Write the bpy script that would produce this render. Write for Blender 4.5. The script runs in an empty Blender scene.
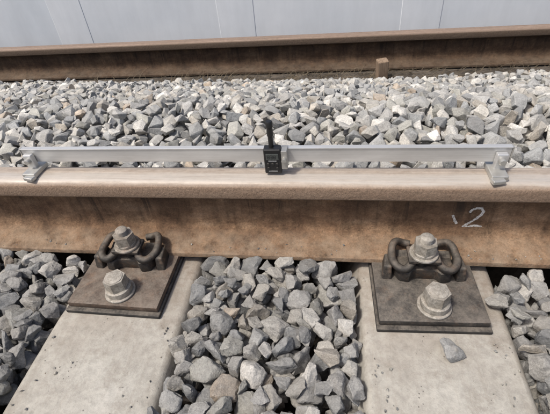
import bpy, bmesh, math, random
import numpy as np
from mathutils import Vector, Matrix, Euler, noise
random.seed(7); rng=np.random.default_rng(11)
scene=bpy.context.scene
COL=scene.collection
# ---------------------------------------------------------------- helpers
def link(o): COL.objects.link(o); return o
def empty(name,loc=(0,0,0)):
    e=bpy.data.objects.new(name,None); e.location=loc; e.empty_display_size=.05; return link(e)
def obj_from_bm(name,bm,mat,parent=None,loc=(0,0,0),rot=(0,0,0),smooth=None):
    me=bpy.data.meshes.new(name); bm.to_mesh(me); bm.free()
    if smooth is not None:
        me.polygons.foreach_set("use_smooth",[True]*len(me.polygons)); me.set_sharp_from_angle(angle=math.radians(smooth))
    o=bpy.data.objects.new(name,me); link(o); o.location=loc; o.rotation_euler=rot
    if mat: me.materials.append(mat)
    if parent: o.parent=parent
    return o
def bevel(bm,w,seg=2,ang=25):
    es=[e for e in bm.edges if len(e.link_faces)==2 and e.calc_face_angle(0)>math.radians(ang)]
    if es: bmesh.ops.bevel(bm,geom=es,offset=w,segments=seg,profile=.5,affect='EDGES',clamp_overlap=True)
def box_bm(sx,sy,sz,bev=.001,seg=2,taper=None):
    bm=bmesh.new(); bmesh.ops.create_cube(bm,size=1)
    for v in bm.verts:
        v.co.x*=sx; v.co.y*=sy; v.co.z*=sz
        if taper and v.co.z>0: v.co.x*=taper[0]; v.co.y*=taper[1]
    if bev: bevel(bm,bev,seg)
    return bm
def box(name,c,s,mat,parent=None,bev=.001,rot=(0,0,0),taper=None,seg=2):
    return obj_from_bm(name,box_bm(*s,bev,seg,taper),mat,parent,c,rot)
def prism_bm(n,r,z0,z1,bev=.001,rt=None,seg=2,phase=0):
    bm=bmesh.new(); rt=r if rt is None else rt
    a=[bm.verts.new((r*math.cos(2*math.pi*i/n+phase),r*math.sin(2*math.pi*i/n+phase),z0)) for i in range(n)]
    b=[bm.verts.new((rt*math.cos(2*math.pi*i/n+phase),rt*math.sin(2*math.pi*i/n+phase),z1)) for i in range(n)]
    bm.faces.new(a[::-1]); bm.faces.new(b)
    for i in range(n): bm.faces.new((a[i],a[(i+1)%n],b[(i+1)%n],b[i]))
    if bev: bevel(bm,bev,seg)
    return bm
def lathe_bm(prof,n=40):
    bm=bmesh.new(); rings=[]
    for r,z in prof:
        if r<1e-6: rings.append([bm.verts.new((0,0,z))])
        else: rings.append([bm.verts.new((r*math.cos(2*math.pi*i/n),r*math.sin(2*math.pi*i/n),z)) for i in range(n)])
    for A,B in zip(rings[:-1],rings[1:]):
        for i in range(n):
            j=(i+1)%n
            if len(A)==1 and len(B)>1: bm.faces.new((A[0],B[j],B[i]))
            elif len(B)==1 and len(A)>1: bm.faces.new((A[i],A[j],B[0]))
            elif len(A)>1: bm.faces.new((A[i],A[j],B[j],B[i]))
    bmesh.ops.recalc_face_normals(bm,faces=bm.faces)
    return bm
def tube(name,pts,r,mat,parent=None,loc=(0,0,0),cyc=False):
    cu=bpy.data.curves.new(name,'CURVE'); cu.dimensions='3D'; cu.bevel_depth=r; cu.bevel_resolution=5; cu.resolution_u=10; cu.use_fill_caps=True
    s=cu.splines.new('BEZIER'); s.bezier_points.add(len(pts)-1)
    for b,p in zip(s.bezier_points,pts): b.co=p; b.handle_left_type=b.handle_right_type='AUTO'
    o=bpy.data.objects.new(name,cu); link(o); o.location=loc; cu.materials.append(mat)
    if parent:o.parent=parent
    return o
# ---------------------------------------------------------------- materials
class M:
    def __init__(s,name,rough=.7,metal=0,spec=.5):
        s.m=bpy.data.materials.new(name); s.m.use_nodes=True; s.t=s.m.node_tree; s.n=s.t.nodes; s.l=s.t.links
        s.b=s.n['Principled BSDF']; s.b.inputs['Roughness'].default_value=rough; s.b.inputs['Metallic'].default_value=metal
        s.b.inputs['Specular IOR Level'].default_value=spec
        s.tc=s.n.new('ShaderNodeTexCoord')
    def mp(s,scale=(1,1,1),src='Object'):
        m=s.n.new('ShaderNodeMapping'); m.inputs['Scale'].default_value=scale; s.l.new(s.tc.outputs[src],m.inputs[0]); return m.outputs[0]
    def noise(s,vec,scale,det=6,rough=.6):
        n=s.n.new('ShaderNodeTexNoise'); n.inputs['Scale'].default_value=scale; n.inputs['Detail'].default_value=det; n.inputs['Roughness'].default_value=rough
        s.l.new(vec,n.inputs['Vector']); return n.outputs[0]
    def ramp(s,fac,stops):
        r=s.n.new('ShaderNodeValToRGB'); e=r.color_ramp.elements
        while len(e)<len(stops): e.new(.5)
        for el,(p,c) in zip(e,stops): el.position=p; el.color=(*c,1) if len(c)==3 else c
        s.l.new(fac,r.inputs[0]); return r.outputs[0]
    def mix(s,fac,a,b,mode='MIX'):
        m=s.n.new('ShaderNodeMix'); m.data_type='RGBA'; m.blend_type=mode
        for k,v in ((0,fac),(6,a),(7,b)):
            if isinstance(v,(int,float)): m.inputs[k].default_value=v
            elif isinstance(v,tuple): m.inputs[k].default_value=(*v,1)
            else: s.l.new(v,m.inputs[k])
        return m.outputs[2]
    def col(s,c):
        if isinstance(c,tuple): s.b.inputs['Base Color'].default_value=(*c,1)
        else: s.l.new(c,s.b.inputs['Base Color'])
    def bump(s,h,dist=.001,strength=1,prev=None):
        b=s.n.new('ShaderNodeBump'); b.inputs['Distance'].default_value=dist; b.inputs['Strength'].default_value=strength
        s.l.new(h,b.inputs['Height'])
        if prev is not None: s.l.new(prev,b.inputs['Normal'])
        s.l.new(b.outputs[0],s.b.inputs['Normal']); return b.outputs[0]
    def sep(s,vec):
        x=s.n.new('ShaderNodeSeparateXYZ'); s.l.new(vec,x.inputs[0]); return x.outputs
    def rng(s,v,a,b,c=0.,d=1.):
        m=s.n.new('ShaderNodeMapRange'); m.inputs[1].default_value=a;m.inputs[2].default_value=b;m.inputs[3].default_value=c;m.inputs[4].default_value=d
        s.l.new(v,m.inputs[0]); return m.outputs[0]
    def rough(s,v): s.l.new(v,s.b.inputs['Roughness'])
    def metal(s,v): s.l.new(v,s.b.inputs['Metallic'])
    def math(s,op,a,b=0.):
        m=s.n.new('ShaderNodeMath'); m.operation=op
        for i,v in enumerate((a,b)):
            if isinstance(v,(int,float)): m.inputs[i].default_value=v
            else: s.l.new(v,m.inputs[i])
        return m.outputs[0]
BW=lambda v:(v,v,v)
def rail_mat(name,dark=1.,topcol=(.42,.355,.295),strip=True):
    m=M(name,.78,spec=.35); v=m.mp(); X,Y,z=m.sep(v)
    streak=m.noise(m.mp((16,16,1.6)),2.4,8,.7)
    streak2=m.noise(m.mp((5,5,.7)),2.0,6,.7)
    blot=m.noise(m.mp((3,3,7)),2.2,8,.7)
    fine=m.noise(m.mp((1,1,1)),260,5,.75); mid=m.noise(m.mp((1,1,1)),48,7,.75)
    K=lambda r,g,b:(r*dark,g*dark,b*dark)
    c1=m.ramp(blot,[(.30,K(.125,.070,.041)),(.46,K(.205,.122,.070)),(.58,K(.275,.175,.105)),(.74,K(.36,.255,.17))])
    c=m.mix(1.,c1,m.ramp(streak,[(.28,BW(.32)),(.43,BW(.82)),(.58,BW(1.)),(.78,BW(1.15))]),'MULTIPLY')
    c=m.mix(1.,c,m.ramp(streak2,[(.32,BW(.6)),(.5,BW(1.)),(.7,BW(1.15))]),'MULTIPLY')
    c=m.mix(1.,c,m.ramp(mid,[(.30,BW(.58)),(.5,BW(1.)),(.7,BW(1.35))]),'MULTIPLY')
    c=m.mix(1.,c,m.ramp(fine,[(.3,BW(.65)),(.7,BW(1.3))]),'MULTIPLY')
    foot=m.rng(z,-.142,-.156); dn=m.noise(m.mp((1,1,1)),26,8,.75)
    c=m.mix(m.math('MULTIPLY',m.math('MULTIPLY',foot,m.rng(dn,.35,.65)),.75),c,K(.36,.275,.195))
    shade_stain=m.math('MULTIPLY',m.rng(z,-.105,-.055),m.rng(m.noise(m.mp((4,4,1.5)),3.,7,.7),.42,.58,.15,.85))
    c=m.mix(m.math('MULTIPLY',shade_stain,.8),c,K(.060,.038,.026))  # head's shade painted into the upper web colour, broken up by dark blotchy stains
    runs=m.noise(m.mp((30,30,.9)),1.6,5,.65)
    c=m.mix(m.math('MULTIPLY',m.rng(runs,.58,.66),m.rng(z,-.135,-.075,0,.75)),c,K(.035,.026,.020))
    hd=m.rng(z,-.039,-.036)
    hc=m.mix(m.noise(m.mp((6,6,40)),3,6,.7),K(.19,.122,.080),K(.33,.245,.18))
    hc=m.mix(1.,hc,m.ramp(fine,[(.3,BW(.7)),(.7,BW(1.25))]),'MULTIPLY')
    c=m.mix(hd,c,hc)
    top=m.rng(z,-.0100,-.0040)
    along=m.noise(m.mp((.8,40,1)),3,6,.65)
    tc=m.mix(m.rng(along,.35,.65),tuple(x*.72 for x in topcol),tuple(x*1.1 for x in topcol))
    tc=m.mix(m.ramp(m.noise(m.mp((5,18,1)),8,7,.75),[(.48,BW(0)),(.68,BW(.6))]),tc,(topcol[0]*.62,topcol[1]*.56,topcol[2]*.49))
    tc=m.mix(1.,tc,m.ramp(mid,[(.3,BW(.82)),(.7,BW(1.12))]),'MULTIPLY')
    c=m.mix(top,c,tc)
    ms=None
    if strip:
        wob=m.math('ADD',Y,m.rng(m.noise(m.mp((2,.01,1)),2.5,3,.5),.3,.7,-.003,.003))
        band=m.math('MULTIPLY',m.rng(wob,-.030,-.024),m.rng(wob,.006,-.004))
        band=m.math('MULTIPLY',band,m.rng(m.noise(m.mp((1.5,50,1)),4,6,.75),.3,.6,.25,1.))
        band=m.math('MULTIPLY',band,top)
        c=m.mix(m.math('MULTIPLY',band,.7),c,(.54,.51,.47)); ms=band
    m.col(c)
    ro=m.math('SUBTRACT',.84,m.math('MULTIPLY',top,.22))
    if ms is not None: ro=m.math('SUBTRACT',ro,m.math('MULTIPLY',ms,.10))
    m.rough(ro); m.metal(m.math('ADD',m.math('MULTIPLY',top,.12),m.math('MULTIPLY',ms,.25) if ms is not None else 0.))
    h=m.math('MULTIPLY',m.math('ADD',m.noise(m.mp(),150,6,.75),m.math('MULTIPLY',mid,1.4)),m.math('SUBTRACT',1.15,top))
    m.bump(h,.0022,1.)
    return m.m
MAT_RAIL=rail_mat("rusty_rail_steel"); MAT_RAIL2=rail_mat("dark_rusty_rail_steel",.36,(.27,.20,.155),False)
def concrete_mat():
    m=M("sleeper_concrete",.9,spec=.25)
    a=m.noise(m.mp((1,1,1)),5,8,.65); b=m.noise(m.mp((1,1,1)),60,8,.78); s=m.noise(m.mp((14,1.3,4)),3,7,.7)
    c=m.ramp(a,[(.3,(.34,.315,.275)),(.5,(.43,.41,.365)),(.7,(.51,.49,.445))])
    c=m.mix(1.,c,m.ramp(b,[(.3,BW(.70)),(.55,BW(1.)),(.75,BW(1.14))]),'MULTIPLY')
    c=m.mix(m.ramp(s,[(.52,BW(0)),(.75,BW(.55))]),c,(.25,.215,.175))
    bl=m.noise(m.mp((1,1,1)),11,8,.75)
    c=m.mix(m.ramp(bl,[(.54,BW(0)),(.66,BW(.55))]),c,(.22,.19,.155))
    y=m.sep(m.mp())[1]
    c=m.mix(m.math('MULTIPLY',m.rng(y,-.32,-.12),m.rng(m.noise(m.mp(),14,6,.75),.35,.6,.15,.75)),c,(.22,.17,.13))
    vo=m.n.new('ShaderNodeTexVoronoi'); vo.inputs['Scale'].default_value=110; m.l.new(m.mp(),vo.inputs[0])
    pit=m.ramp(vo.outputs[0],[(.06,BW(0)),(.16,BW(1))]); msk=m.ramp(m.noise(m.mp(),25,3),[(.5,BW(1)),(.6,BW(0))])
    pit=m.mix(msk,pit,BW(1),'MIX')
    c=m.mix(1.,c,m.ramp(pit,[(0,BW(.5)),(1,BW(1))]),'MULTIPLY')
    m.col(c); m.bump(m.math('ADD',m.math('ADD',b,m.math('MULTIPLY',bl,.8)),m.math('MULTIPLY',pit,.5)),.0025,.9)
    return m.m
MAT_CONC=concrete_mat()
def stone_mat(name):
    m=M(name,.86,spec=.35)
    at=m.n.new('ShaderNodeAttribute'); at.attribute_name='tint'
    g=m.n.new('ShaderNodeNewGeometry')
    a=m.noise(m.mp(),38,7,.75); b=m.noise(m.mp(),330,4,.8); cc=m.noise(m.mp((1,1,1)),110,7,.75)
    c=m.mix(1.,at.outputs[0],m.ramp(a,[(.3,BW(.60)),(.5,BW(1.)),(.7,BW(1.4))]),'MULTIPLY')
    c=m.mix(1.,c,m.ramp(b,[(.3,BW(.60)),(.5,BW(1.)),(.7,BW(1.45))]),'MULTIPLY')
    c=m.mix(m.ramp(cc,[(.54,BW(0)),(.68,BW(.5))]),c,(.46,.45,.42))
    c=m.mix(m.ramp(m.noise(m.mp(),22,6,.75),[(.57,BW(0)),(.72,BW(.45))]),c,(.22,.18,.135))
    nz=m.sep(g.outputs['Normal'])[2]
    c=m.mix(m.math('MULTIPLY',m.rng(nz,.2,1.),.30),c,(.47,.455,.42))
    m.col(c); m.bump(m.math('ADD',m.math('MULTIPLY',cc,1.4),m.math('MULTIPLY',b,.5)),.0032,1.)
    return m.m
MAT_STONE=stone_mat("crushed_granite")
def ground_mat():
    m=M("ballast_bed",.95,spec=.2)
    vo=m.n.new('ShaderNodeTexVoronoi'); vo.inputs['Scale'].default_value=24; m.l.new(m.mp(),vo.inputs[0])
    c=m.mix(1.,m.ramp(vo.outputs[1],[(0,(.05,.043,.035)),(1,(.15,.13,.11))]),m.ramp(m.noise(m.mp(),60,6,.7),[(.3,BW(.5)),(.7,BW(1.2))]),'MULTIPLY')
    m.col(c); m.bump(m.math('SUBTRACT',1.,vo.outputs[0]),.02,.8); return m.m
MAT_GROUND=ground_mat()
def plate_mat(name,c0,c1,c2,rough=.6,metal=.2,dust=.6,rust=0.):
    m=M(name,rough,metal)
    a=m.noise(m.mp(),18,8,.75); b=m.noise(m.mp(),140,6,.8)
    c=m.ramp(a,[(.3,c0),(.5,c1),(.72,c2)])
    if rust: c=m.mix(m.rng(m.noise(m.mp((1,1,1)),33,7,.75),.52,.64,0,rust),c,(.20,.11,.06))
    c=m.mix(1.,c,m.ramp(b,[(.3,BW(.55)),(.7,BW(1.4))]),'MULTIPLY')
    d=m.noise(m.mp(),42,7,.8); g=m.n.new('ShaderNodeNewGeometry'); nz=m.sep(g.outputs['Normal'])[2]
    c=m.mix(m.math('MULTIPLY',m.rng(nz,.3,.95),m.rng(d,.40,.68,.08,dust)),c,(.29,.25,.205))
    m.col(c); m.rough(m.rng(a,.3,.7,rough-.12,rough+.15)); m.bump(m.math('ADD',b,d),.0015,.9); return m.m
MAT_PLATE_B=plate_mat("weathered_brown_steel",(.042,.029,.022),(.090,.064,.048),(.18,.135,.105),rust=.4)
MAT_PLATE_K=plate_mat("black_cast_steel",(.018,.017,.016),(.044,.040,.036),(.12,.105,.09),.55,.2,rust=.25)
MAT_CAST=plate_mat("dark_clip_steel",(.018,.017,.016),(.046,.041,.036),(.13,.105,.083),.55,.25,.6,rust=.3)
MAT_RUBBER=plate_mat("rubber_pad",(.012,.012,.012),(.022,.021,.02),(.07,.062,.053),.8,0)
MAT_BOLT=plate_mat("galvanised_steel",(.22,.19,.15),(.38,.355,.31),(.56,.53,.48),.5,.35,.5,.25)
MAT_BOLT2=plate_mat("dull_galvanised_steel",(.17,.135,.10),(.30,.27,.23),(.46,.42,.37),.55,.3,.5,.4)
def alu_mat():
    m=M("brushed_aluminium",.42,.55); s=m.noise(m.mp((1.5,200,200)),4,5,.7); w=m.noise(m.mp((3,8,8)),1.5,5,.65)
    c=m.mix(m.rng(s,.3,.7),(.56,.56,.55),(.72,.72,.71)); c=m.mix(m.rng(w,.42,.62,0,.5),c,(.42,.41,.39))
    m.col(c); m.rough(m.rng(w,.3,.7,.33,.52)); m.bump(s,.0002,.3); return m.m
MAT_ALU=alu_mat()
def simple(name,c,rough=.5,metal=0,var=.12,sc=60):
    m=M(name,rough,metal); n=m.noise(m.mp(),sc,5,.6)
    m.col(m.mix(n,tuple(x*(1-var) for x in c),tuple(x*(1+var) for x in c))); m.rough(m.rng(n,.3,.7,rough-.06,rough+.08)); return m.m
MAT_BLACK=simple("black_plastic",(.012,.012,.013),.42)
MAT_LCD=simple("lcd_glass",(.065,.072,.068),.15)
MAT_SEG=simple("lcd_segment",(.012,.013,.013),.5)
MAT_PRINT=simple("white_print",(.5,.5,.5),.6)
MAT_STEEL=simple("satin_steel",(.47,.46,.43),.42,.6,.3)
def wall_mat():
    m=M("painted_concrete_wall",.8,spec=.3)
    a=m.noise(m.mp((.5,1,.8)),1.6,5,.6); b=m.noise(m.mp((1,1,.25)),9,6,.65)
    c=m.mix(m.rng(a,.3,.7),(.60,.645,.69),(.75,.775,.80)); c=m.mix(1.,c,m.ramp(b,[(.3,BW(.93)),(.7,BW(1.03))]),'MULTIPLY')
    m.col(c); m.bump(m.noise(m.mp(),90,5,.6),.001,.3); return m.m
MAT_WALL=wall_mat()
def wood_mat():
    m=M("weathered_wood",.85); g=m.noise(m.mp((60,60,5)),2,6,.7)
    m.col(m.ramp(g,[(.3,(.13,.085,.055)),(.7,(.34,.25,.17))])); m.bump(g,.003,.9); return m.m
MAT_WOOD=wood_mat()
MAT_GRASS=simple("dry_grass_blade",(.16,.125,.08),.85,0,.6,6)
def chalk_mat():
    m=M("chalk",.95,spec=.1); m.col((.80,.78,.74)); n=m.noise(m.mp(),170,7,.8)
    a=m.ramp(n,[(.34,BW(.1)),(.56,BW(.9))]); m.l.new(a,m.b.inputs['Alpha']); return m.m
MAT_CHALK=chalk_mat()
# ---------------------------------------------------------------- rails
half=[(0,0),(.010,-.0001),(.019,-.0008),(.0255,-.0024),(.0305,-.0052),(.0340,-.0092),(.0358,-.0140),(.0362,-.024),(.0366,-.0345),(.0358,-.0375),(.0335,-.0395),
      (.024,-.0430),(.0165,-.0470),(.0120,-.0520),(.0095,-.0595),(.0084,-.070),(.0082,-.09),(.0083,-.110),(.0092,-.126),(.0120,-.1365),(.0170,-.1440),(.0250,-.1490),(.040,-.1540),(.058,-.1590),(.0715,-.1630),(.0742,-.1645),(.075,-.1670),(.075,-.1745),(.0738,-.176)]
def make_rail(name,y,z,mat,x0=-14,x1=14):
    prof=[(-a,b) for a,b in half[::-1][:-1]]+half
    bm=bmesh.new(); n=57
    xs=np.linspace(x0,x1,n); rings=[[bm.verts.new((x,a,b)) for a,b in prof] for x in xs]
    for A,B in zip(rings[:-1],rings[1:]):
        for i in range(len(prof)):
            j=(i+1)%len(prof); bm.faces.new((A[i],A[j],B[j],B[i]))
    bm.faces.new(rings[0]); bm.faces.new(rings[-1][::-1])
    bmesh.ops.recalc_face_normals(bm,faces=bm.faces)
    return obj_from_bm(name,bm,mat,None,(0,y,z),smooth=35)
make_rail("steel_rail",0,0,MAT_RAIL)
YF,ZF=1.625,-.245
make_rail("steel_rail.001",YF,ZF,MAT_RAIL2)
# ---------------------------------------------------------------- sleepers
ZS=-.196
SX=[-.250-.614*k for k in (2,1)]+[-.250,.366]+[.366+.614*k for k in (1,2)]
def sleeper(i,cx):
    bm=bmesh.new(); wt,wb=.130,.165; Ys=[-1.9,-1.1,-.6,-.35,-.12,.1,.35,.6]
    rings=[]
    for y in Ys:
        d=-.0 if y>-.5 else -.02*min(1,(-.5-y)/.5)
        rings.append([bm.verts.new(p) for p in ((-wb,y,-.21),(-wb,y,-.10),(-wt,y,d),(wt,y,d),(wb,y,-.10),(wb,y,-.21))])
    for A,B in zip(rings[:-1],rings[1:]):
        for k in range(6): bm.faces.new((A[k],A[(k+1)%6],B[(k+1)%6],B[k]))
    bm.faces.new(rings[0]); bm.faces.new(rings[-1][::-1])
    bmesh.ops.recalc_face_normals(bm,faces=bm.faces)
    bevel(bm,.010,3,20)
    obj_from_bm("concrete_sleeper" if i==0 else "concrete_sleeper.%03d"%i,bm,MAT_CONC,None,(cx,0,ZS),smooth=35)
for i,cx in enumerate(SX): sleeper(i,cx)
# ---------------------------------------------------------------- fastenings
def hexbolt_front(par,x,y,z,rot,mat):
    obj_from_bm("washer",lathe_bm([(0,0),(.030,0),(.0312,.0012),(.0312,.0040),(.030,.0052),(0,.0052)],48),mat,par,(x,y,z),smooth=30)
    obj_from_bm("collar",lathe_bm([(0,.0054),(.0262,.0054),(.0268,.0075),(.0262,.0180),(.0235,.0200),(0,.0200)],48),mat,par,(x,y,z),smooth=30)
    obj_from_bm("hex_head",prism_bm(6,.0236,.0202,.0450,.0018,rt=.0224,seg=3),mat,par,(x,y,z),(0,0,rot),smooth=28)
    obj_from_bm("head_crown",lathe_bm([(.0180,.0448),(.0172,.0465),(.012,.0478),(0,.0482)],32),mat,par,(x,y,z),smooth=50)
def hexnut_rear(par,x,y,z,rot,mat):
    obj_from_bm("flat_washer",lathe_bm([(0,0),(.0265,0),(.0272,.0010),(.0272,.0044),(.0263,.0054),(0,.0054)],40),mat,par,(x,y,z),smooth=30)
    obj_from_bm("spring_washer",lathe_bm([(0,.0056),(.0205,.0056),(.0215,.0068),(.0215,.0108),(.0205,.012),(0,.012)],40),mat,par,(x,y,z),smooth=30)
    obj_from_bm("hex_nut",prism_bm(6,.0225,.0122,.0340,.0018,rt=.0216,seg=3),mat,par,(x,y,z),(0,0,rot),smooth=28)
    prof=[(0,.033)]
    for k in range(6):
        zz=.033+k*.0022; prof+= [(.0112,zz),(.0124,zz+.0011)]
    prof+=[(.0105,.0470),(.008,.0482),(0,.0485)]
    obj_from_bm("threaded_stud",lathe_bm(prof,28),mat,par,(x,y,z),smooth=40)
def fastening(i,cx,pmat,rb=0.,jit=0.,fx=.006,rx=0.):
    e=empty("rail_fastening" if i==0 else "rail_fastening.%03d"%i,(cx,0,0))
    box("rubber_pad",(0,-.065,ZS+.0045),(.204,.318,.009),MAT_RUBBER,e,.002,(0,0,jit))
    bm=box_bm(.196,.304,.0135,.0025,2); obj_from_bm("base_plate",bm,pmat,e,(0,-.063,ZS+.0165),(0,0,jit),smooth=30)
    zp=ZS+.0235
    by=-.098
    bm=bmesh.new()
    outl=[(-.058,-.080),(-.058,-.104),(-.049,-.123),(-.030,-.127),(-.022,-.116),(.022,-.116),(.030,-.127),(.049,-.123),(.058,-.104),(.058,-.080)]
    a=[bm.verts.new((x,y,zp)) for x,y in outl]; b=[bm.verts.new((x*.95,y*.99,zp+.026)) for x,y in outl]
    bm.faces.new(a[::-1]); bm.faces.new(b)
    for k in range(len(outl)): bm.faces.new((a[k],a[(k+1)%len(a)],b[(k+1)%len(a)],b[k]))
    bmesh.ops.recalc_face_normals(bm,faces=bm.faces); bevel(bm,.003,2)
    obj_from_bm("guide_block",bm,MAT_CAST,e,smooth=30)
    for s in (-1,1):
        box("shoulder_lug",(s*.0685,-.096,zp+.015),(.020,.048,.034),MAT_CAST,e,.004,(0,0,s*.12),taper=(.8,.75),seg=3)
        box("toe_insulator",(s*.040,-.070,-.1555),(.036,.026,.008),MAT_CAST,e,.0025,(math.radians(15),0,0))
    zt=-.142; zh=zp+.040
    L=[(-.021,-.050,zt),(-.034,-.046,zt),(-.052,-.054,zt+.010),(-.061,-.080,zh-.002),(-.057,-.110,zh-.005),(-.041,-.121,zh-.006),(-.026,-.110,zh-.001),(-.0190,-.090,zh),(-.012,-.073,zh+.001),(0,-.0685,zh+.001)]
    pts=L+[(-x,y,z) for x,y,z in L[::-1][1:]]
    tube("spring_clip",pts,.0080,MAT_CAST,e)
    box("clamp_plate",(rx,by,zh+.0100),(.060,.042,.008),MAT_CAST,e,.002)
    hexnut_rear(e,rx,by,zh+.0143,rb,MAT_BOLT2 if i%2==0 else MAT_BOLT)
    obj_from_bm("clamp_stud",lathe_bm([(0,zp),(.0115,zp),(.0115,zh+.012),(0,zh+.012)],20),MAT_CAST,e,(rx,by,0),smooth=40)
    hexbolt_front(e,fx,-.180,zp+.0002,rb+.35,MAT_BOLT)
    return e
k=0
for i,cx in enumerate(SX):
    c={-.250:-.262,.366:.356}.get(cx,cx-.01)
    fastening(k,c,MAT_PLATE_B if abs(cx+.25)<.01 else MAT_PLATE_K,[.1,.5,.25,.42,.2,.3][i],jit=[0,0,-.02,.035,0,0][i],fx=[0,0,.004,.010,0,0][i],rx=[0,0,.003,-.004,0,0][i]); k+=1
# ---------------------------------------------------------------- straightedge with digital gauge
S=empty("measuring_straightedge",(.002,0,0))
by0=.020
box("bar",(0,by0,.0345),(1.0,.008,.031),MAT_ALU,S,.0008)
box("bar_top_flange",(0,by0,.0510),(1.0,.0115,.002),MAT_ALU,S,.0004)
for s in (-1,1):
    x=s*.478
    box("foot_pad",(x,.004,.006),(.030,.052,.0115),MAT_STEEL,S,.002)
    box("foot_bracket",(x+s*.004,.0085,.026),(.020,.012,.034),MAT_ALU,S,.002)
    box("foot_toe",(x-s*.004,-.026,.0045),(.024,.014,.0085),MAT_STEEL,S,.002,rot=(0,0,s*.2))
    obj_from_bm("clamp_knob",lathe_bm([(0,0),(.006,0),(.0065,.001),(.0065,.007),(.005,.008),(0,.008)],24),MAT_STEEL,S,(x+s*.004,.0023,.030),(math.radians(90),0,0),smooth=30)
    box("end_cap",(s*.5015,by0,.0345),(.0026,.0105,.035),MAT_STEEL,S,.0006)
GX=.055
box("gauge_body",(GX,.0035,.0335),(.034,.020,.056),MAT_BLACK,S,.0025,seg=3)
box("gauge_screen",(GX,-.0070,.0455),(.025,.0014,.0135),MAT_LCD,S,.0004)
for q,xx in enumerate((-.0075,-.0015,.0045)):
    for zz,w,h in ((.0490,.0036,.0007),(.0455,.0036,.0007),(.0420,.0036,.0007)):
        box("screen_digit",(GX+xx,-.0079,zz),(w,.0003,h),MAT_SEG,S,0)
    for dx in (-.002,.002):
        if q!=1 or dx>0: box("screen_digit",(GX+xx+dx,-.0079,.0455),(.0007,.0003,.0062),MAT_SEG,S,0)
for q,(xx,zz) in enumerate(((-.009,.029),(.0,.029),(.009,.029),(-.009,.019),(.009,.019))):
    obj_from_bm("gauge_button",lathe_bm([(0,0),(.0028,0),(.0028,.0012),(.0022,.0018),(0,.0018)],18),MAT_RUBBER,S,(GX+xx,-.0064,zz),(math.radians(90),0,0),smooth=30)
for zz,ww in ((.0360,.016),(.0120,.018)):
    box("gauge_label",(GX,-.0068,zz),(ww,.0006,.0011),MAT_PRINT,S,0)
box("gauge_slide",(GX+.0230,.006,.036),(.012,.022,.042),MAT_STEEL,S,.0012)
obj_from_bm("clamp_screw",lathe_bm([(0,0),(.0045,0),(.005,.001),(.005,.007),(0,.008)],20),MAT_STEEL,S,(GX+.0230,-.005,.038),(math.radians(90),0,0),smooth=30)
obj_from_bm("gauge_stem",lathe_bm([(0,.0616),(.0050,.0616),(.0050,.085),(.0060,.086),(.0060,.104),(.0068,.105),(.0068,.1145),(.0055,.117),(0,.1175)],28),MAT_BLACK,S,(GX-.002,.006,0),smooth=30)
obj_from_bm("probe_tip",lathe_bm([(0,.0004),(.0015,.0015),(.002,.004),(.0028,.005),(.0028,.008),(0,.008)],20),MAT_STEEL,S,(GX,.003,-.0006),smooth=30)
# ---------------------------------------------------------------- chalk number on the web
def ribbon(bm,pts,w):
    P=[Vector(p) for p in pts]; Q=[]
    for a,b in zip(P[:-1],P[1:]):
        for s in range(4): Q.append(a.lerp(b,s/4))
    Q.append(P[-1]); L=[];R=[]
    for i,p in enumerate(Q):
        a=Q[max(0,i-2)];b=Q[min(len(Q)-1,i+2)];t=(b-a).normalized();n=Vector((-t.y,t.x))
        L.append(p+n*w*random.uniform(.32,.60));R.append(p-n*w*random.uniform(.32,.60))
    vl=[bm.verts.new((q.x,0,q.y)) for q in L]; vr=[bm.verts.new((q.x,0,q.y)) for q in R]
    for i in range(len(Q)-1): bm.faces.new((vl[i],vl[i+1],vr[i+1],vr[i]))
bm=bmesh.new()
ribbon(bm,[(-.034,.006),(-.030,-.001),(-.026,-.010),(-.022,-.018)],.0058)
two=[(-.003,.014),(.002,.022),(.010,.026),(.018,.025),(.023,.018),(.021,.008),(.014,-.002),(.006,-.011),(-.002,-.019),(-.008,-.026),(.003,-.025),(.013,-.022),(.022,-.022),(.029,-.025)]
ribbon(bm,two,.0060)
bmesh.ops.recalc_face_normals(bm,faces=bm.faces)
obj_from_bm("chalk_number",bm,MAT_CHALK,None,(.453,-.0095,-.101))
# ---------------------------------------------------------------- ground sheet
def gz(y):
    return float(np.interp(y,[-100,.0,.12,.45,1.35,1.5,1.8,2.2,200],[-.33,-.33,-.16,-.16,-.43,-.428,-.43,-.80,-.80]))
bm=bmesh.new(); prev=None
ysr=[-100,-20,-3,-.5,0,.12,.45,.8,1.1,1.35,1.5,1.8,2.2,3,10,40,200]
xsr=[-200,-30,-6,-3,0,3,6,30,200]
rows=[[bm.verts.new((x,y,gz(y))) for x in xsr] for y in ysr]
for A,B in zip(rows[:-1],rows[1:]):
    for i in range(len(xsr)-1): bm.faces.new((A[i],A[i+1],B[i+1],B[i]))
obj_from_bm("ground",bm,MAT_GROUND)
# ---------------------------------------------------------------- wall
W=empty("concrete_wall",(0,2.35,0))
box("wall_panel",(0,.075,-.05),(40,.15,1.7),MAT_WALL,W,.01)
for i in range(-12,13):
    box("pilaster",(-.515+1.27*i,.002,-.05),(.262,.010,1.7),MAT_WALL,W,.0028,seg=2)
box("coping",(0,.07,.83),(40,.24,.06),MAT_WALL,W,.01)
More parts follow.
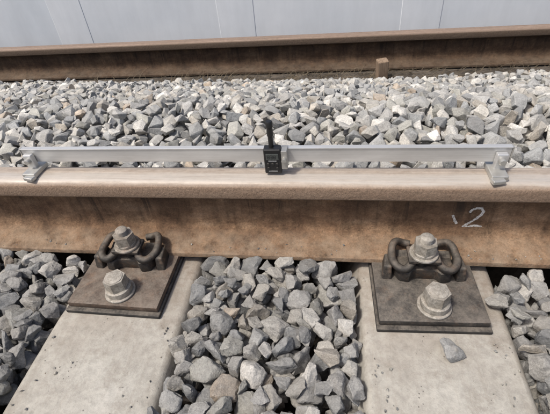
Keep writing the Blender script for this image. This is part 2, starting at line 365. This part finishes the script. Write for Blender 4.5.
# ---------------------------------------------------------------- ballast stones
def rand_rot():
    q=rng.normal(size=4); q/=np.linalg.norm(q); w,x,y,z=q
    return np.array([[1-2*(y*y+z*z),2*(x*y-z*w),2*(x*z+y*w)],[2*(x*y+z*w),1-2*(x*x+z*z),2*(y*z-x*w)],[2*(x*z-y*w),2*(y*z+x*w),1-2*(x*x+y*y)]])
def make_shape(detail):
    bm=bmesh.new(); n=random.randint(9,15)
    ax=(1,random.uniform(.60,.95),random.uniform(.46,.82))
    for _ in range(n):
        v=Vector([random.gauss(0,1) for _ in range(3)]).normalized()*random.uniform(.84,1.08)
        v=Vector([math.copysign(abs(c)**.78,c) for c in v])
        bm.verts.new((v.x*ax[0]*.5,v.y*ax[1]*.5,v.z*ax[2]*.5))
    r=bmesh.ops.convex_hull(bm,input=bm.verts)
    bmesh.ops.delete(bm,geom=[g for g in r['geom_interior'] if isinstance(g,bmesh.types.BMVert)],context='VERTS')
    bmesh.ops.dissolve_limit(bm,angle_limit=math.radians(15),verts=bm.verts,edges=bm.edges)
    bmesh.ops.recalc_face_normals(bm,faces=bm.faces)
    planes=[(tuple(f.normal),f.normal.dot(f.calc_center_median())) for f in bm.faces]
    bmesh.ops.bevel(bm,geom=list(bm.edges),offset=.024,segments=1,affect='EDGES',clamp_overlap=True)
    bmesh.ops.triangulate(bm,faces=bm.faces)
    off=Vector((random.random()*50,0,0))
    if detail:
        for th in (.16,.11,.08):
            bmesh.ops.subdivide_edges(bm,edges=[e for e in bm.edges if e.calc_length()>th],cuts=1)
            bmesh.ops.triangulate(bm,faces=bm.faces)
        for v in bm.verts:
            nn=noise.noise_vector(v.co*4+off)*.034+noise.noise_vector(v.co*11+off)*.020+noise.noise_vector(v.co*22+off)*.008
            v.co+=nn
    else:
        for v in bm.verts: v.co+=noise.noise_vector(v.co*5+off)*.03
    bm.verts.ensure_lookup_table()
    V=np.array([v.co[:] for v in bm.verts]); F=np.array([[v.index for v in f.verts] for f in bm.faces],dtype=np.int32)
    bm.free()
    return V,F,np.array([p[0] for p in planes]),np.array([p[1] for p in planes])
CELL=.005
def make_lib(detail,nshape,ncombo,smin,smax,flat=.6):
    shapes=[make_shape(detail) for _ in range(nshape)]; lib=[]
    for c in range(ncombo):
        V,F,N,D=shapes[c%nshape]
        s=smin+(smax-smin)*rng.beta(1.5,2.4)
        R=rand_rot()
        if rng.random()<flat:
            a=rng.random()*6.283; t=rng.normal(0,.4,2)
            Rz=np.array([[math.cos(a),-math.sin(a),0],[math.sin(a),math.cos(a),0],[0,0,1]])
            Rx=np.array([[1,0,0],[0,math.cos(t[0]),-math.sin(t[0])],[0,math.sin(t[0]),math.cos(t[0])]])
            Ry=np.array([[math.cos(t[1]),0,math.sin(t[1])],[0,1,0],[-math.sin(t[1]),0,math.cos(t[1])]])
            R=Rz@Rx@Ry
        V2=(V@R.T)*s; N2=N@R.T; D2=D*s
        e=s*.62; k=int(math.ceil(e/CELL)); g=np.arange(-k,k+1)*CELL
        X,Y=np.meshgrid(g,g,indexing='ij'); lo=np.full(X.shape,-1.);hi=np.full(X.shape,1.)
        for n,d in zip(N2,D2):
            if abs(n[2])<1e-3: continue
            z=(d-n[0]*X-n[1]*Y)/n[2]
            if n[2]>0: hi=np.minimum(hi,z)
            else: lo=np.maximum(lo,z)
        m=hi-lo>.001
        ii,jj=np.nonzero(m)
        if len(ii)<4: continue
        lib.append((V2,F,ii-k,jj-k,lo[m],hi[m]))
    return lib
def deposit(x0,x1,y0,y1,target,block,lib,N,cand=5,tol=.012,sink=.004,base=.09):
    nx=int((x1-x0)/CELL);ny=int((y1-y0)/CELL)
    gx=x0+(np.arange(nx)+.5)*CELL; gy=y0+(np.arange(ny)+.5)*CELL
    T=target(gx[:,None],gy[None,:])*np.ones((nx,ny)); H=T-base
    B=block(gx[:,None],gy[None,:]); H=np.where(B>-50,np.maximum(H,B),H)
    out=[]
    for _ in range(N):
        L=lib[rng.integers(len(lib))]; best=None
        V,F,di,dj,lo,hi=L
        for _c in range(cand):
            i=rng.integers(nx);j=rng.integers(ny)
            a=i+di;b=j+dj
            ok=(a>=0)&(a<nx)&(b>=0)&(b<ny)
            if ok.mean()<.75: continue
            a=a[ok];b=b[ok]
            z=(H[a,b]-lo[ok])
            z=np.percentile(z,96)-sink
            sc=z+hi[ok].max()*.6-T[i,j]
            if best is None or sc<best[0]: best=(sc,i,j,z,a,b,ok)
        if best is None or best[0]>tol: continue
        sc,i,j,z,a,b,ok=best
        H[a,b]=np.maximum(H[a,b],z+hi[ok])
        out.append((L,gx[i]+rng.uniform(-.002,.002),gy[j]+rng.uniform(-.002,.002),z))
    return out
PAL=np.array([(.205,.21,.212),(.25,.25,.247),(.165,.173,.18),(.225,.225,.21),(.28,.27,.25),(.34,.335,.32),(.13,.135,.14),(.27,.225,.18),(.43,.42,.40),(.24,.222,.195)])
PW=np.array([.18,.19,.14,.11,.11,.10,.07,.025,.04,.05]);PW=PW/PW.sum()
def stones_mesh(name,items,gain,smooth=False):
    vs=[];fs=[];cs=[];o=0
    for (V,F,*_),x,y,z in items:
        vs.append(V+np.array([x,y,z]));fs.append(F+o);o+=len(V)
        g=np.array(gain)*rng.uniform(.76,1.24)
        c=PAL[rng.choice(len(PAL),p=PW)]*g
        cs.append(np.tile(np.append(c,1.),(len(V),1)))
    V=np.concatenate(vs).astype(np.float32);F=np.concatenate(fs).astype(np.int32);C=np.concatenate(cs).astype(np.float32)
    me=bpy.data.meshes.new(name); me.vertices.add(len(V)); me.vertices.foreach_set("co",V.ravel())
    me.loops.add(F.size); me.loops.foreach_set("vertex_index",F.ravel())
    me.polygons.add(len(F)); me.polygons.foreach_set("loop_start",np.arange(0,F.size,3,dtype=np.int32))
    me.update(calc_edges=True)
    me.polygons.foreach_set("use_smooth",np.full(len(F),smooth,dtype=bool))
    at=me.color_attributes.new("tint",'FLOAT_COLOR','POINT'); at.data.foreach_set("color",C.ravel())
    me.materials.append(MAT_STONE); me.validate()
    if smooth: me.set_sharp_from_angle(angle=math.radians(24))
    ob=bpy.data.objects.new(name,me); link(ob); print(name,len(items),len(F)); return ob
libN=make_lib(True,40,260,.034,.080)
libF=make_lib(False,44,320,.034,.080)
def tN(x,y):
    return -.182+.010*np.sin(x*9+1)*np.cos(y*8)
def bN(x,y):
    b=np.full(np.broadcast(x,y).shape,-99.)
    for c in SX: b=np.where((np.abs(x-c)<.130)&(y>-9),9.,b)
    b=np.where((np.abs(y)<.077)&(y>-9),9.,b)
    for c in SX:
        cc={-.250:-.262,.366:.356}.get(c,c-.01)
        b=np.where((np.abs(x-cc)<.104)&(y>-.232)&(y<.1),9.,b)
    return b
near=deposit(-1.05,1.35,-.95,-.070,tN,bN,libN,7000,6,.012)
def tF(x,y):
    t=np.interp(y,[0,.1,.45,1.36,1.55],[-.10,-.088,-.082,-.385,-.435])
    return t+.014*np.sin(x*5.3+.6)*np.cos(y*6)+.010*np.sin(x*2.1+y*3)
def bF(x,y):
    b=np.full(np.broadcast(x,y).shape,-99.)
    edge=1.40+.03*np.sin(x*7)+.02*np.sin(x*17+1)
    b=np.where(y<.077,9.,b); b=np.where((y>edge)&(x>-1.1),9.,b); b=np.where(y>1.49,9.,b); return b
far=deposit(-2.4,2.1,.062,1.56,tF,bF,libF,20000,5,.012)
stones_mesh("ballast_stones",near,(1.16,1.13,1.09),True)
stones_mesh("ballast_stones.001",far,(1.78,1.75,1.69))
# loose stones lying on sleeper, and small chips
def loose(i,x,y,zfloor,size,seed):
    random.seed(seed); V,F,N,D=make_shape(True); V=V*size; V[:,2]-=V[:,2].min(); 
    return stones_mesh("loose_stone" if i==0 else "loose_stone.%03d"%i,[((V,F),x,y,zfloor-.0008)],(1.2,1.18,1.15),True)
loose(0,.385,-.262,ZS,.056,3); loose(1,.482,-.160,ZS+.002,.050,9)
random.seed(5); chips=[]; shp=[make_shape(False) for _ in range(8)]
for t in range(150):
    c=random.choice((-.25,.366)); sd_=random.choice((-1,1))
    x=c+sd_*.125*(1-abs(random.gauss(0,.28))); y=random.uniform(-.60,-.24)
    if abs(x-c)>.122: continue
    s=random.uniform(.0025,.0085); V,F,N,D=shp[t%8]; V=(V@rand_rot().T)*s; V[:,2]-=V[:,2].min()
    chips.append(((V,F),x,y,ZS-.0004))
for t in range(90):
    x=random.uniform(-.9,1.1); y=random.uniform(-.070,-.045)
    s=random.uniform(.002,.006); V,F,N,D=shp[t%8]; V=(V@rand_rot().T)*s; V[:,2]-=V[:,2].min()
    chips.append(((V,F),x,y,float(np.interp(-y,[.040,.058,.0715],[-.154,-.159,-.163]))-.0004))
stones_mesh("gravel_chips",chips,(1.3,1.25,1.15))
# ---------------------------------------------------------------- wood block + dry grass near far rail
box("wood_block",(.425,1.455,-.382),(.055,.05,.11),MAT_WOOD,None,.005,(0.08,-.06,.2))
bm=bmesh.new(); random.seed(21)
for t in range(1500):
    x=random.gauss(0,1)*.9+.35
    if x<-1.3 or x>2.2: continue
    y=random.uniform(1.37,1.545); p=Vector((x,y,-.425)); a=random.uniform(0,6.28); ln=random.uniform(.03,.10); w=.0011
    dirv=Vector((math.cos(a),math.sin(a)*.5,random.uniform(.1,.8))).normalized(); q=[]
    for s in range(5):
        f=s/4; c=p+dirv*ln*f+Vector((math.cos(a),math.sin(a)*.5,0))*ln*.5*f*f+Vector((0,0,-ln*.35*f*f)); ww=w*(1-.7*f)
        q.append((bm.verts.new(c+Vector((ww,0,0))),bm.verts.new(c-Vector((ww,0,-ww)))))
    for A,B in zip(q[:-1],q[1:]): bm.faces.new((A[0],B[0],B[1],A[1]))
obj_from_bm("dry_grass",bm,MAT_GRASS)
# ---------------------------------------------------------------- light
SUN_EL,SUN_AZ=62.,-125.
el=math.radians(SUN_EL);az=math.radians(SUN_AZ)
sd=Vector((math.sin(az)*math.cos(el),math.cos(az)*math.cos(el),math.sin(el)))
w=bpy.data.worlds.new("World"); scene.world=w; w.use_nodes=True; nt=w.node_tree
bg=nt.nodes['Background']; sk=nt.nodes.new('ShaderNodeTexSky'); sk.sky_type='NISHITA'; sk.sun_disc=False
sk.sun_elevation=el; sk.sun_rotation=az; sk.air_density=.9; sk.dust_density=4.5; sk.ozone_density=.8
nt.links.new(sk.outputs[0],bg.inputs[0]); bg.inputs[1].default_value=.15
sl=bpy.data.lights.new("sun",'SUN'); sl.energy=3.3; sl.angle=math.radians(7); sl.color=(1,.95,.87)
so=bpy.data.objects.new("sun",sl); link(so); so.rotation_euler=sd.to_track_quat('Z','Y').to_euler()
# ---------------------------------------------------------------- camera
cx,cy,cz,pi_,ya,ro,f=.1721,-.6656,.4811,.6998,.1791,.1009,406.24
d=Vector((-math.sin(ya)*math.cos(pi_),math.cos(ya)*math.cos(pi_),-math.sin(pi_)))
r=Vector((math.cos(ya),math.sin(ya),0)); u=r.cross(d)
r2=r*math.cos(ro)-u*math.sin(ro); u2=u*math.cos(ro)+r*math.sin(ro)
cd=bpy.data.cameras.new("camera"); cd.sensor_width=36; cd.lens=36*f/550; cd.clip_start=.02; cd.clip_end=1000
co=bpy.data.objects.new("camera",cd); link(co)
mt=Matrix((( r2.x,u2.x,-d.x,cx),(r2.y,u2.y,-d.y,cy),(r2.z,u2.z,-d.z,cz),(0,0,0,1))); co.matrix_world=mt
scene.camera=co
scene.view_settings.view_transform='Standard'; scene.view_settings.look='None'; scene.view_settings.exposure=0
